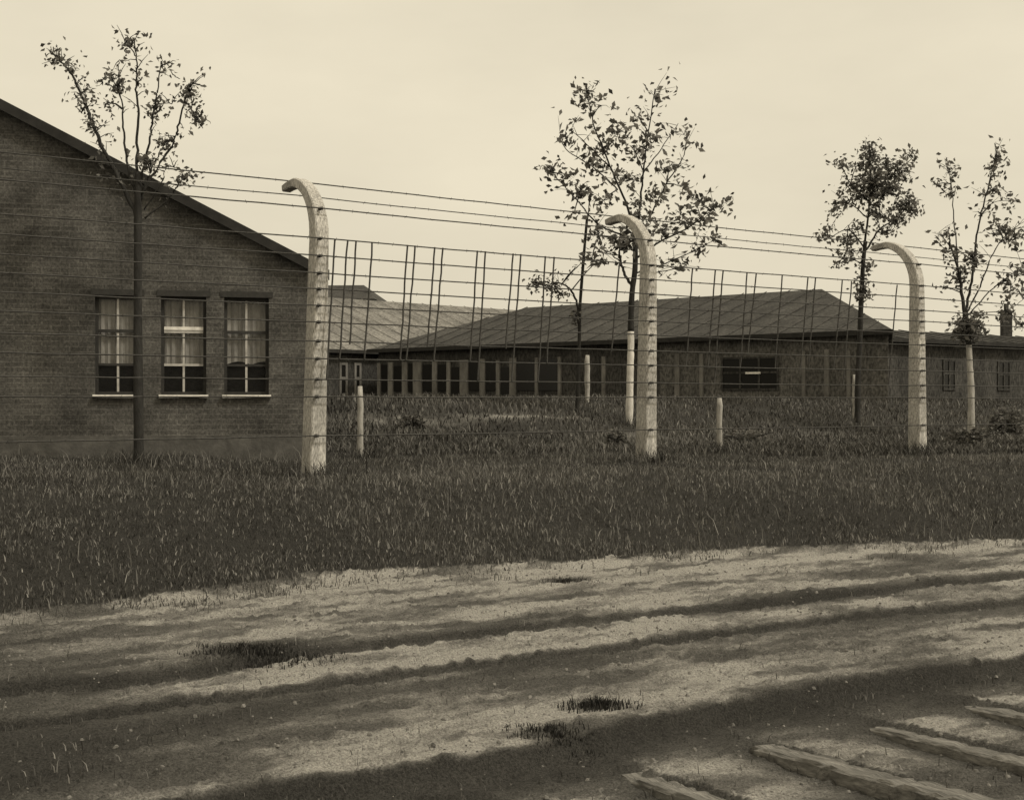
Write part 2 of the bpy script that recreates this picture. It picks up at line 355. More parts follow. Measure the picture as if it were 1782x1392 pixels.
add_bl(x, y, z, (.018 + .055 * nr.random(len(x)) ** 1.6) * (.4 + 1.2 * pn), .005 + .006 * nr.random(len(x)), 2, np.clip((.04 + .45 * (pn - .3)) * (.5 + .5 * sst(-4, 1, x)) + .85 * r_ ** 5, 0, 1))
x, y, z, tn = scatter(70000, 22, 46, 3, lambda x, y, tn, gd: 1 - .8 * np.clip(tn, 0, 1), 1.3)
pn = fbm(x * .5, y * .5, 62); r_ = nr.random(len(x))
add_bl(x, y, z, (.05 + .10 * nr.random(len(x))) * (.4 + 1.2 * pn), .018 + .02 * nr.random(len(x)), 4, np.clip(.05 + .5 * (pn - .35) + .5 * r_ ** 5, 0, 1))
# taller ragged grass round the feet of the posts, and stray seed stalks
def feet(n, sd, spots):
    r = np.random.default_rng(sd); xs_, ys_ = [], []
    for cx, cy, sg in spots:
        xs_.append(cx + r.normal(0, sg, n)); ys_.append(cy + r.normal(0, sg, n))
    x = np.concatenate(xs_); y = np.concatenate(ys_); return x, y, terrain(x, y)[0]
x, y, z = feet(420, 8, [(-2.42 + .1, 16.1 - .2, .22), (1.955 + .1, 19.3 - .2, .24), (6.98 + .1, 22.75 - .2, .26), (-5.2, 18.5, .25), (-2.3, 20.3, .2), (3.5, 22.5, .25), (2.7, 29.8, .35)])
add_bl(x, y, z, .06 + .22 * nr.random(len(x)) ** 1.4, .008 + .008 * nr.random(len(x)), 9, np.clip(.03 + .6 * nr.random(len(x)) ** 5, 0, 1))
x, y, z, tn = scatter(9000, 10, 30, 10, lambda x, y, tn, gd: np.where(gd > .1, sst(.45, .7, fbm(x * .9, y * .9, 71)), 0))
add_bl(x, y, z, .10 + .16 * nr.random(len(x)), .006 + .004 * nr.random(len(x)), 11, np.clip(.1 + .7 * nr.random(len(x)) ** 3, 0, 1))
# sparse blades between the clods of the road, thicker where the soil is dark
x, y, z, tn = scatter(90000, 4.9, 13.5, 5, lambda x, y, tn, gd: np.where(gd < 0, .75 * np.clip(.32 - tn, 0, 1) * 2 * sst(.42, .62, fbm(x * 2.2, y * 2.2, 64)) + .012, 0))
r_ = nr.random(len(x)); add_bl(x, y, z, .015 + .035 * nr.random(len(x)), .003 + .004 * nr.random(len(x)), 6, np.clip(.10 + .6 * r_ ** 4, 0, 1))
me = np_mesh('grass', np.concatenate(allV), np.concatenate(allF), {'shade': np.concatenate(allS)})
go = link_mesh('grass', me, M['grass']); tag(go, 'dark short grass covering the bank below and behind the fence', 'grass', kind='stuff')

# loose stones and clods on the road: nobody could count them
st = MB(); r2 = random.Random(5); ng = 16000
gy_ = 5 + 7.5 * nr.random(ng) ** .8; gx_ = (nr.random(ng) - .5) * gy_ * .85; gz_, gt_, gd_ = terrain(gx_, gy_)
for k in range(ng):
    if gd_[k] > -.05 or r2.random() > .15 + gt_[k] * .7: continue
    s_ = .003 + .011 * r2.random() ** 5; c = Vector((gx_[k], gy_[k], gz_[k])); vs = []; an = r2.uniform(0, 6.28)
    for j in range(5): vs.append(c + Vector((math.cos(an + j * 1.257), math.sin(an + j * 1.257), 0)) * s_ * r2.uniform(.8, 1.4) - Vector((0, 0, s_ * .3)))
    for j in range(5): vs.append(c + Vector((math.cos(an + .5 + j * 1.257), math.sin(an + .5 + j * 1.257), 0)) * s_ * r2.uniform(.4, .8) + Vector((0, 0, s_ * r2.uniform(.45, .8))))
    st.add(vs, [(j, (j + 1) % 5, 5 + j) for j in range(5)] + [((j + 1) % 5, 5 + (j + 1) % 5, 5 + j) for j in range(5)] + [(5, 6, 7, 8, 9)])
so_ = st.build('gravel', mat('stone', warm(.05), warm(.24), 3, .9, 0)); tag(so_, 'small loose stones and clods scattered over the dirt road', 'gravel', kind='stuff')

# ------------------------------------------------------------ weed tufts on the road
def weed(px, py, rad, n, hh, label):
    x0, y0 = ground_pt(px, py); z0 = gz(x0, y0); r = np.random.default_rng(int(px))
    a_ = r.uniform(0, 2 * np.pi, n); d_ = rad * np.abs(r.normal(0, .42, n)); x = d_ * np.cos(a_) * 1.7; y = d_ * np.sin(a_) * 1.1; kp_ = d_ < rad * .8; d_ = d_[kp_]; x = x[kp_]; y = y[kp_]; n = len(x)
    zz = terrain(x + x0, y + y0)[0] - z0
    V, F3 = blades(n, x, y, zz, hh * (.35 + .65 * r.random(n)) * np.exp(-(d_ / rad) ** 2 * .8), np.full(n, .007), int(py))
    nr_ = 20; kk = 5; mv = []; mf = []                       # unseen sheet sunk below ground beneath the blades
    for i_ in range(kk + 1):
        for j_ in range(nr_):
            q = i_ / kk; an = 2 * math.pi * j_ / nr_; rr_ = rad * q * (.85 + .25 * math.sin(3 * an + px)); mv.append((rr_ * 1.7 * math.cos(an), rr_ * math.sin(an)))
    mv = np.array(mv); mz = terrain(mv[:, 0] + x0, mv[:, 1] + y0)[0] - z0 - .030 - .0 * np.repeat(np.arange(kk + 1) / kk, nr_) ** 2
    for i_ in range(kk):
        for j_ in range(nr_): a0 = i_ * nr_ + j_; b0 = i_ * nr_ + (j_ + 1) % nr_; mf += [(a0, b0, b0 + nr_), (a0, b0 + nr_, a0 + nr_)]
    sh = np.concatenate([np.repeat(np.clip(r.random(n) ** 3 * .7, 0, 1), 5), np.full(len(mv), .15)])
    me = np_mesh('weed_tuft', np.concatenate([V, np.column_stack([mv, mz])]), np.concatenate([F3, np.array(mf) + len(V)]), {'shade': sh})
    o = link_mesh('weed_tuft', me, M['tuft']); o.location = (x0, y0, z0)
    tag(o, label, 'weed', 'dark weed tufts on the dirt road')
weed(1040, 1225, .17, 520, .06, 'round dark weed tuft in the pale dirt nearest the wooden sleepers')
weed(455, 1150, .38, 1600, .05, 'wide dark weed patch where the left ruts of the road meet')
weed(985, 1022, .2, 420, .04, 'small dark weed patch in the pale strip just below the grass bank')
weed(965, 1268, .22, 500, .035, 'low dark weed patch along the edge of the road beside the sleepers')

# ------------------------------------------------------------ railway sleepers
SD = Vector((T.y, -T.x, 0)).normalized()
ends = [tuple((P1 + T * (SU + SP * k) + N * (SUV[k][1] + .05))[:2]) for k in range(5)]
slab = ['lowest wooden railway sleeper, almost buried at the bottom edge of the picture',
        'half buried railway sleeper, leftmost of the clear ones, running out of the bottom edge',
        'long half buried railway sleeper, second of the clear ones from the left',
        'pale railway sleeper, third of the row, running to the lower right corner',
        'short visible end of the farthest railway sleeper at the right edge',
        ]
for k, (ex, ey) in enumerate(ends):
    m = MB(); r = random.Random(k + 3); nseg = 60; Ls = 2.3; wd = .19; hh = .15
    ring = []
    for s_ in range(nseg + 1):
        q = s_ / nseg; wv = r.uniform(-.009, .009); taper = 1 if q > .04 else .74 + .26 * (q / .04) ** .5
        dz = -.03 * (1 - taper) * 2; c = [(-wd / 2 * taper, -hh), (-wd / 2 * taper + wv, -.014 + dz), (-wd / 2 * taper + .012, wv * .6 + dz), (r.uniform(-.02, .02), r.uniform(-.009, .006) + dz), ((wd / 2 - .012) * taper, wv * .5 - .002 + dz), (wd / 2 * taper + wv, -.016 + dz), (wd / 2 * taper, -hh)]
        ring.append([(q * Ls, a1, b1) for a1, b1 in c])
    vs = [p for rr in ring for p in rr]; fs = []
    for s_ in range(nseg):
        for j in range(6): fs.append((s_ * 7 + j, (s_ + 1) * 7 + j, (s_ + 1) * 7 + j + 1, s_ * 7 + j + 1))
    fs.append(tuple(range(6, -1, -1))); fs.append(tuple(range(nseg * 7, nseg * 7 + 7)))
    m.add(vs, fs)
    o = m.build('railway_sleeper', M['sleeper'], smooth=False)
    o.location = (ex, ey, SLZ - .030 - (.025 if k == 0 else 0) + (.0, .0, .012, -.005, .0)[k]); o.rotation_euler = (r.uniform(-.09, -.04), r.uniform(-.022, -.014), math.atan2(SD.y, SD.x) + r.uniform(-.02, .02))
    tag(o, slab[k], 'railway sleeper', 'half buried wooden railway sleepers')

# ------------------------------------------------------------ concrete posts
WZ = [2.87, 2.66, 2.45, 2.26, 2.06, 1.86, 1.63, 1.42, 1.17, .96, .49]      # straight strands
def post_path():
    """centre line in the plane of the hook: (out, up)"""
    pts = [(0, -.35), (0, .0), (0, 1.0), (0, 2.0), (0, 2.6), (0, 2.85)]
    cx, cz, rx, rz = .64, 2.90, .64, .74
    for k in range(1, 12):
        an = math.pi - k / 11 * math.radians(96)
        pts.append((cx + rx * math.copysign(abs(math.cos(an)) ** 1.1, math.cos(an)), cz + rz * abs(math.sin(an)) ** 1.05))
    pts.append((pts[-1][0] + .12, pts[-1][1] - .012)); pts.append((pts[-1][0] + .10, pts[-1][1] - .02))
    return pts
PP = post_path()
HOOK = [(PP[-1][0] - .03, PP[-1][1] + .10), (PP[-4][0] + .02, PP[-4][1] - .15), (PP[8][0] + .0, PP[8][1])]
def make_post():
    root = empty('fence_post', (0, 0, 0))
    m = MB(); prev = None; k = len(PP)
    for i_, (o_, z_) in enumerate(PP):
        a_ = PP[max(i_ - 1, 0)]; b_ = PP[min(i_ + 1, k - 1)]; tx, tz = b_[0] - a_[0], b_[1] - a_[1]; ln = math.hypot(tx, tz); tx /= ln; tz /= ln
        q = i_ / (k - 1); dep = (.25 - .05 * min(z_ / 2.8, 1)) if z_ < 2.8 else .19 - .10 * max(0, (i_ - 6) / (k - 7))
        wid = .215 - .035 * max(0, min(z_ / 2.8, 1)) - .05 * max(0, (i_ - 6) / (k - 7))
        ch = .014; hw, hd = wid / 2, dep / 2
        prof = [(-hw, -hd + ch), (-hw + ch, -hd), (hw - ch, -hd), (hw, -hd + ch), (hw, hd - ch), (hw - ch, hd), (-hw + ch, hd), (-hw, hd - ch)]
        vs = [(a1, o_ + b1 * tz, z_ - b1 * tx) for a1, b1 in prof]; s0 = len(m.v); m.v += vs
        if i_:
            for j in range(8): j2 = (j + 1) % 8; m.f.append((prev + j, prev + j2, s0 + j2, s0 + j))
        prev = s0
    m.f.append(tuple(range(8))[::-1]); m.f.append(tuple(prev + j for j in range(8)))
    m.build('post_shaft', M['concrete'], root)
    ins = None
    def insulator(x_, y_, z_):
        nonlocal ins
        if ins is None:
            mm = MB(); mm.tube([(0, 0, 0), (0, -.025, 0), (0, -.03, 0), (0, -.05, 0), (0, -.055, 0), (0, -.09, 0)], [.013, .013, .022, .022, .014, .02], 8)
            ins = mm.build('insulator', M['insul'], root, smooth=True); ins.location = (x_, y_, z_); return
        c = ins.copy(); COL.objects.link(c); c.parent = root; c.location = (x_, y_, z_)
    for z_ in WZ: insulator(-.06, -(.25 - .05 * min(z_ / 2.8, 1)) / 2 + .005, z_)
    insulator(-.02, PP[8][0] - .08, PP[8][1] + .03)
    return root
def copy_tree(o, parent=None):
    c = o.copy(); COL.objects.link(c)
    if parent: c.parent = parent
    for ch in list(o.children): copy_tree(ch, c)
    return c
posts = [(-7.0, 12.9), (-2.42, 16.1), (1.955, 19.3), (6.98, 22.75), (11.75, 26.2)]
plab = ['hooked concrete fence post beyond the left edge', 'tall pale concrete post with hooked top at the right corner of the brick gable',
        'pale hooked concrete post with leaves around its top, beside the limewashed tree trunk', 'hooked concrete post standing alone against the sky at the right, its hook in full outline',
        'hooked concrete fence post beyond the right edge']
proto = make_post(); ang = math.atan2(T.y, T.x)
lean = [0, .022, .012, -.004, .01]
PB = []
for k, (x_, y_) in enumerate(posts):
    if k == 0: o = proto
    else: o = copy_tree(proto)
    o.location = (x_, y_, 0); o.rotation_euler = (lean[k] * .4, lean[k], ang)
    tag(o, plab[k], 'fence post', 'hooked concrete fence posts'); PB.append(o)
bpy.context.view_layer.update()

# ------------------------------------------------------------ wires
wf = empty('wire_fence', (posts[1][0], posts[1][1], 0))
tag(wf, 'dark barbed wire strands and upright wires strung between the hooked concrete posts', 'wire fence')
def strand(fn, seed, rad=.0085, sag=.008):
    """fn(post index) -> local point on a post; runs over all the posts"""
    r = random.Random(seed); m = MB(); kp = [PB[i_].matrix_world @ Vector(fn(i_)) for i_ in range(5)]; path = []
    for a_, b_ in zip(kp[:-1], kp[1:]):
        sg = sag * r.uniform(.3, 1.4)
        for s_ in range(14):
            q = s_ / 14; p = a_.lerp(b_, q); p.z -= sg * 4 * q * (1 - q) + r.uniform(-.003, .003); path.append(p)
    path.append(kp[-1]); m.tube(path, rad, 5)
    for a_, b_ in zip(path[:-1], path[1:]):                 # barbs
        d = b_ - a_; nb = max(1, int(d.length / .16))
        for j in range(nb):
            p = a_ + d * ((j + r.random() * .3) / nb); an = r.uniform(0, 6.28); dn = d.normalized(); side = dn.cross(Vector((0, 0, 1))).normalized()
            e_ = side * math.cos(an) + Vector((0, 0, 1)) * math.sin(an)
            m.tube([p - e_ * .022 - dn * .006, p + e_ * .022 + dn * .006], .0028, 3, False)
    return m.build('wire_strand', M['wire'], wf, origin=wf.location) if False else finish(m, 'wire_strand')
def finish(m, name):
    o_ = wf.location; m.v = [(x_ - o_.x, y_ - o_.y, z_) for x_, y_, z_ in m.v]
    return m.build(name, M['wire'], wf)
for k, z_ in enumerate(WZ):
    strand(lambda i_, z_=z_: (-.06, -(.25 - .05 * min(z_ / 2.8, 1)) / 2 - .075, z_), 100 + k)
strand(lambda i_: (0, HOOK[0][0], HOOK[0][1]), 201)
strand(lambda i_: (0, HOOK[1][0], HOOK[1][1]), 202, .007)
strand(lambda i_: (-.02, PP[8][0] - .17, PP[8][1] + .03), 203)
def fence_pt(px, z_):
    """point on the plane of the straight strands seen at px"""
    o_ = Vector((posts[1][0], posts[1][1])) - Vector((N.x, N.y)) * .21
    k_ = (px - 891) / F; s_ = (k_ * o_.y - o_.x) / (T.x - k_ * T.y)
    return Vector((o_.x + T.x * s_, o_.y + T.y * s_, z_))
ties = [583, 605, 620, 648, 709, 722, 757, 771, 831, 845, 893, 906, 949, 964, 1078, 1205, 1245, 1258, 1300, 1316, 1361, 1406, 1419, 1466, 1482, 1561]
for k, px in enumerate(ties):
    r = random.Random(k); m = MB(); zt = 2.87 if k > 0 else 2.87; zb = r.choice([1.6, 1.42, 1.42, 1.17])
    a_ = fence_pt(px, zt); b_ = fence_pt(px - 11 - r.uniform(0, 5), zb); pts = []
    for s_ in range(10):
        p = a_.lerp(b_, s_ / 9); p += Vector((T.x, T.y, 0)) * r.uniform(-.006, .006); pts.append(p)
    m.tube(pts, .0115, 5); finish(m, 'upright_wire')

# ------------------------------------------------------------ near brick barrack
WD = Vector((.973, .231, 0)).normalized(); WN = Vector((-WD.y, WD.x, 0))       # along the gable / backwards
W0 = Vector((-4.07, 20.3, 0))
def s_at(px):
    k_ = (px - 891) / F; return (k_ * W0.y - W0.x) / (WD.x - k_ * WD.y)
sR = s_at(549); sL = sR - 11.0; sM = (sR + sL) / 2; zE = 2.90; zR = zE + (sR - sM) * .5
org = W0 + WD * sR; org.z = 0
A = empty('brick_barrack', org, math.atan2(WD.y, WD.x))                    # local x: along gable (0 = right corner), y: backwards
tag(A, 'big dark brick barrack with steep gable and three windows at the left', 'building')
Len = 24; W = 11.0; th = .3
wins = [(s_at(165) - sR, s_at(244) - sR), (s_at(280) - sR, s_at(359) - sR), (s_at(390) - sR, s_at(468) - sR)]
# two more windows of the same size beyond the left edge keep the gable's rhythm
wins = [(a_ - 3.4, a_ - 3.4 + .68) for a_ in (wins[0][0],)] + wins
wz0, wz1 = 1.00, 2.49
m = MB()
def slope(x_): return zE + min(-x_, W + x_) * .5
# front gable with openings: strips between the openings
xs = [-W] + [c for w_ in wins for c in w_] + [0]
def vstrip(xa, xb, z0, ztop):
    """a wall piece whose top may follow the roof"""
    brk = [xa] + ([-W / 2] if xa < -W / 2 < xb else []) + [xb]
    for p, q in zip(brk[:-1], brk[1:]):
        t1 = slope(p) if ztop is None else ztop; t2 = slope(q) if ztop is None else ztop
        m.add([(p, 0, z0), (q, 0, z0), (q, 0, t2), (p, 0, t1), (p, th, z0), (q, th, z0), (q, th, t2), (p, th, t1)],
              [(0, 1, 2, 3), (5, 4, 7, 6), (3, 2, 6, 7), (4, 5, 1, 0), (4, 0, 3, 7), (1, 5, 6, 2)])
vstrip(-W, 0, wz1, None); vstrip(-W, 0, -.3, wz0)
for j in range(0, len(xs), 2): vstrip(xs[j], xs[j + 1], wz0, wz1)
m.box((-W, th, -.3), (th, 0, 0), (0, Len - 2 * th, 0), (0, 0, zE + .3)); m.box((-th, th, -.3), (th, 0, 0), (0, Len - 2 * th, 0), (0, 0, zE + .3))
m.add([(-W, Len - th, -.3), (0, Len - th, -.3), (0, Len - th, zE), (-W / 2, Len - th, slope(-W / 2)), (-W, Len - th, zE)], [(0, 1, 2, 3, 4)])
m.build('wall', M['brick'], A)
m = MB(); m.box((-W - .03, -.035, -.3), (W + .06, 0, 0), (0, .033, 0), (0, 0, .3 + .38)); m.build('plinth', mat('plinth', warm(.06), warm(.11), 5, .95, .4), A)
m = MB(); ov = .20; oh = .12                                                 # roof: two slabs
for sgn in (1, -1):
    e0 = (0 + ov) if sgn == 1 else (-W - ov); ze = zE - ov * .5 + .0
    pts = [(e0, ze), (-W / 2, zR), (-W / 2, zR + .11), (e0, ze + .11)]
    vs = [(p[0], -oh, p[1] + .005) for p in pts] + [(p[0], Len, p[1] + .005) for p in pts]
    m.add(vs, [(0, 1, 2, 3), (7, 6, 5, 4), (0, 4, 5, 1), (3, 2, 6, 7), (0, 3, 7, 4)])
roof = m.build('roof', M['roofA'], A)
m = MB(); m.add([(.20, -.16, zE - .10 - .03), (-W / 2, -.16, zR - .03), (-W / 2, -.16, zR + .13), (.20, -.16, zE - .10 + .13), (.20, -.125, zE - .10 - .03), (-W / 2, -.125, zR - .03), (-W / 2, -.125, zR + .13), (.20, -.125, zE - .10 + .13)],
               [(0, 1, 2, 3), (7, 6, 5, 4), (3, 2, 6, 7), (0, 4, 5, 1), (0, 3, 7, 4)])
m.add([(-W - .2, -.16, zE - .15), (-W / 2, -.16, zR - .03), (-W / 2, -.16, zR + .13), (-W - .2, -.16, zE + .03), (-W - .2, -.125, zE - .15), (-W / 2, -.125, zR - .03), (-W / 2, -.125, zR + .13), (-W - .2, -.125, zE + .03)],
      [(3, 2, 1, 0), (4, 5, 6, 7), (7, 6, 2, 3)])
m.build('verge_board', M['fascia'], roof)
for k, (xa, xb) in enumerate(wins):
    d0 = .10; fr = MB(); b_ = .045; y0 = d0; hz = wz1 - wz0
    for xx in (xa, xb - b_): fr.box((xx, y0, wz0), (b_, 0, 0), (0, .06, 0), (0, 0, hz))
    for zz in (wz0, wz1 - b_): fr.box((xa + b_, y0 + .002, zz), (xb - xa - 2 * b_, 0, 0), (0, .056, 0), (0, 0, b_))
    win = fr.build('window', M['frame_dark'], A)
    xm = (xa + xb) / 2; z1, z2 = wz0 + hz * .305, wz0 + hz * .645
    mu = MB(); mu.box((xm - .016, y0 + .004, wz0 + b_), (.032, 0, 0), (0, .04, 0), (0, 0, hz - 2 * b_)); mu.build('mullion', M['frame'], win)
    for zz, hh_ in ((z1 - .018, .036), (z2 - .022, .044)):
        tr = MB(); tr.box((xa + b_, y0 - .004, zz), (xb - xa - 2 * b_, 0, 0), (0, .05, 0), (0, 0, hh_)); tr.build('glazing_bar', M['frame_dark'] if k != 2 else M['frame'], win)
    if k == 2:
        tr = MB(); tr.box((xa + b_, y0 - .012, z2 + .024), (xb - xa - 2 * b_, 0, 0), (0, .05, 0), (0, 0, .05)); tr.build('transom', M['sill'], win)
    gl = MB(); gl.add([(xa + .02, y0 + .03, wz0 + .02), (xb - .02, y0 + .03, wz0 + .02), (xb - .02, y0 + .03, wz1 - .02), (xa + .02, y0 + .03, wz1 - .02)], [(0, 1, 2, 3)]); gl.build('pane', M['glass'], win)
    # a hung cloth covers the upper two thirds, gathered in folds
    cu = MB(); r = random.Random(k); nn = 24; zc = z1 + .01
    for j in range(nn + 1):
        q = j / nn; xx = xa + .03 + (xb - xa - .06) * q; yy = y0 + .09 + .012 * math.sin(q * 40 + k)
        lo = zc + (.0 if k != 3 else .05 * abs(math.sin(q * 5)))
        cu.v += [(xx, yy, lo), (xx, yy, wz1 - .01)]
        if j: cu.f.append((2 * j - 2, 2 * j, 2 * j + 1, 2 * j - 1))
    cu.build('curtain', M['curtain'], win)
    si = MB(); si.box((xa - .03, -.07, wz0 - .045), (xb - xa + .06, 0, 0), (0, .17, 0), (0, 0, .043)); si.build('window_sill', M['sill'], win)
    ba = MB(); ba.box((xa - .05, .16, wz0 - .05), (xb - xa + .1, 0, 0), (0, .5, 0), (0, 0, .02)); 
    li = MB(); li.box((xa - .06, -.012, wz1 + .002), (xb - xa + .12, 0, 0), (0, .010, 0), (0, 0, .09)); li.build('lintel', M['frame_dark'], win)
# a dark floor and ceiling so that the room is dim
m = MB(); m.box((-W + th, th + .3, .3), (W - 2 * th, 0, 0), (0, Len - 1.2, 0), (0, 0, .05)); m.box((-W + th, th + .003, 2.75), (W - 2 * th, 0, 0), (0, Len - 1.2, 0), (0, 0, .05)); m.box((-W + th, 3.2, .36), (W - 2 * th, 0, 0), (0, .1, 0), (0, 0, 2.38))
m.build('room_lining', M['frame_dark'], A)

# ------------------------------------------------------------ far hipped buildings
def hip_building(name, E0, d, L_, W_, ze, zr, in0, in1, zg, mroof, mwall, label, ovh=.0, battens=True, skew=0):
    """E0: right front eave corner, d: along the front eave; the building lies to the far side"""
    d = Vector((d[0], d[1], 0)).normalized(); n = Vector((-d.y, d.x, 0))
    if n.y < 0: n = -n
    o = empty(name, (E0[0], E0[1], zg)); R = lambda a_, b_, z_: Vector((d.x * a_ + n.x * b_, d.y * a_ + n.y * b_, z_ - zg))
    ws = .35; m = MB()
    pts = [R(ws, ws, zg - .4), R(L_ - ws, ws, zg - .4), R(L_ - ws, W_ - ws, zg - .4), R(ws + skew, W_ - ws, zg - .4)]; top = [p + Vector((0, 0, ze - zg + .4 + .03)) for p in pts]
    m.add(pts + top, [(0, 1, 5, 4), (1, 2, 6, 5), (2, 3, 7, 6), (3, 0, 4, 7)]); m.build('wall', mwall, o)
    m = MB(); e = [R(0, 0, ze), R(L_, 0, ze), R(L_, W_, ze), R(skew, W_, ze)]; r0, r1 = R(in0, W_ / 2, zr), R(L_ - in1, W_ / 2, zr)
    r = random.Random(3)
    m.add(e + [r0, r1], [(0, 1, 5, 4), (1, 2, 5), (2, 3, 4, 5), (3, 0, 4), (0, 3, 2, 1)])
    if battens:
        k_ = 1.0; W2 = W_ / 2
        while k_ < L_ - .5:                                # tar-paper battens up the front slope
            vmax = W2
            if k_ < in0: vmax = W2 * k_ / in0
            if L_ - k_ < in1: vmax = min(vmax, W2 * (L_ - k_) / in1)
            zt = ze + (zr - ze) * vmax / W2
            m.tube([R(k_, .02, ze + .02), R(k_, vmax * .98, zt + .02)], .016, 4); k_ += 1.05
    rf = m.build('roof', mroof, o)
    m = MB(); c = [R(-.02, -.04, ze - .14), R(L_ + .02, -.04, ze - .14)]
    m.box(c[0], c[1] - c[0], n * .035, (0, 0, .16)); m.build('gutter_board', M['fascia'], rf)
    return o, R, d, n
def far_window(o, R, d, n, a0, a1, z0, z1, zg, cols=2, bar=.06, mf=None, bright=False):
    y0 = .35; m = MB(); mf = mf or M['frame']; hgt = z1 - z0; L_ = a1 - a0
    def bx(a_, b_, zlo, zhi, y1, y2): p = R(a_, y1, zlo); m.box(p, d * (b_ - a_), n * (y2 - y1), (0, 0, zhi - zlo))
    for q in range(cols + 1):
        a_ = a0 + (L_ - bar) * q / cols; bx(a_, a_ + bar, z0, z1, y0 - .05, y0 + .02)
    bx(a0 + bar, a1 - bar, z0, z0 + bar, y0 - .045, y0 + .02); bx(a0 + bar, a1 - bar, z1 - bar, z1, y0 - .045, y0 + .02); bx(a0 + bar, a1 - bar, (z0 + z1) / 2, (z0 + z1) / 2 + bar, y0 - .043, y0 + .02)
    w_ = m.build('window', mf, o); m = MB()
    p = R(a0 + bar * .5, y0 - .02, z0 + .02); m.add([p, p + d * (L_ - bar), p + d * (L_ - bar) + Vector((0, 0, hgt - .04)), p + Vector((0, 0, hgt - .04))], [(0, 1, 2, 3)]); m.build('pane', M['darkpane'], w_)
    return w_
dB = (-.74, .67); zg = .80
oB, RB, ddB, nB = hip_building('long_barrack', (12.1, 42.0), dB, 25.0, 12.6, 3.15, 5.17, 6.0, 3.9, zg, M['roof_dark'], M['plaster'], '', skew=6.1)
tag(oB, 'long low dark barrack with sloping tar roof behind the fence, right of centre', 'building')
def s_on(px, E0, d, off=.35):
    dv = Vector(d).normalized(); n_ = Vector((-dv.y, dv.x)); n_ = n_ if n_.y > 0 else -n_; o_ = Vector(E0) + n_ * off; k_ = (px - 891) / F
    return (k_ * o_.y - o_.x) / (dv.x - k_ * dv.y)
a0, a1 = sorted((s_on(1356, (12.1, 42.0), dB), s_on(1256, (12.1, 42.0), dB))); far_window(oB, RB, ddB, nB, a0, a1, 1.25, 2.42, zg, 3, .07, M['plaster'])
am = (a0 + a1) / 2; m = MB(); p = RB(am - .45, .29, 1.82); m.box(p, ddB * .6, nB * .03, (0, 0, .07)); m.build('window_bar', M['sill'], oB)
pl = mat('pale_plaster', warm(.07), warm(.14), 1.0, .95, .3, 9, (1, 1, .6), fine=(14, .6)); sP = s_on(1148, (12.1, 42.0), dB)
m = MB(); m.box(RB(.33, .338, zg - .3), ddB * (sP - .33), nB * .014, (0, 0, 3.15 - zg + .31)); m.build('plastered_wall', pl, oB)
ff = mat('far_post', warm(.09), warm(.24), 2.2, .95, 0, 6, (1, 1, .5)); rw = random.Random(12)
wp = [(661, 5), (681, 8), (706, 9), (728, 15), (758, 8), (782, 6), (809, 14), (841, 9), (868, 6), (894, 11), (935, 5), (975, 5), (1052, 6), (1180, 8), (1222, 6), (1400, 6), (1440, 8), (1478, 6)]
for k, (pc, wpx) in enumerate(wp):
    a0, a1 = sorted((s_on(pc - wpx / 2, (12.1, 42.0), dB), s_on(pc + wpx / 2, (12.1, 42.0), dB))); m = MB()
    m.box(RB(a0, .27, zg - .3), ddB * (a1 - a0), nB * .077, (0, 0, 2.62 - zg + .3 - rw.uniform(0, .12))); m.build('wall_post', ff, oB)
    if k < 11:
        b0, b1 = sorted((s_on(pc + wpx / 2 + 1.5, (12.1, 42.0), dB), s_on(wp[k + 1][0] - wp[k + 1][1] / 2 - 1.5, (12.1, 42.0), dB)))
        b1 = min(b1, b0 + 2.0); z0_ = rw.choice([1.15, 1.3, 1.3]); m = MB(); m.box(RB(b0, .30, z0_), ddB * (b1 - b0), nB * .045, (0, 0, rw.uniform(1.1, 1.25))); w_ = m.build('window', M['darkpane'], oB)
# pale roofed building behind on the left
oC, RC, ddC, nC = hip_building('pale_roof_barrack', (8.3, 74.5), (-.71, -.70), 34, 17.0, 3.15, 6.25, .5, .5, zg, M['roof_light'], M['plaster'], '')
tag(oC, 'barrack with pale roof behind the left concrete post, beyond the long dark barrack', 'building')
for pa, pb in ((604, 590), (628, 616)):
    a0, a1 = sorted((s_on(pa, (8.3, 74.5), (-.71, -.70)), s_on(pb, (8.3, 74.5), (-.71, -.70)))); far_window(oC, RC, ddC, nC, a0, a1, 1.1, 2.6, zg, 1, .11, ff)
# small dark hipped roof peeping over it
pD = at(652, 518, 88)
oD, RD, ddD, nD = hip_building('dark_roof_house', (pD.x, pD.y), (-1, .08), 16, 9, pD.z - .1, at(615, 495, 92).z, 1.6, 1.6, zg, M['roof_dark'], M['plaster'], '', battens=False)
tag(oD, 'dark hipped roof peeping over the pale roof, close to the left concrete post', 'building')
# low building at the right
oE, RE, ddE, nE = hip_building('low_shed', (30.5, 61.0), (-.80, -.60), 20.9, 7.0, 3.2, 3.78, .6, .6, zg, M['roof_dark'], M['plaster'], '')
tag(oE, 'long low dark shed running out of the right edge behind the trees', 'building')
for pa in (1640, 1735):
    a0, a1 = sorted((s_on(pa, (30.5, 61.0), (-.80, -.60)), s_on(pa + 22, (30.5, 61.0), (-.80, -.60)))); far_window(oE, RE, ddE, nE, a0, a1, 1.3, 2.5, zg, 2, .08, M['plaster'])
p = at(1751, 590, 59); m = MB(); m.box((-.2, -.2, 0), (.4, 0, 0), (0, .4, 0), (0, 0, 1.15)); m.box((-.26, -.26, 1.152), (.52, 0, 0), (0, .52, 0), (0, 0, .1)); m.tube([(0, 0, 1.2), (0, 0, 1.55)], .11, 8)
ch = m.build('chimney', M['roof_dark'], oE); ch.location = p - oE.location

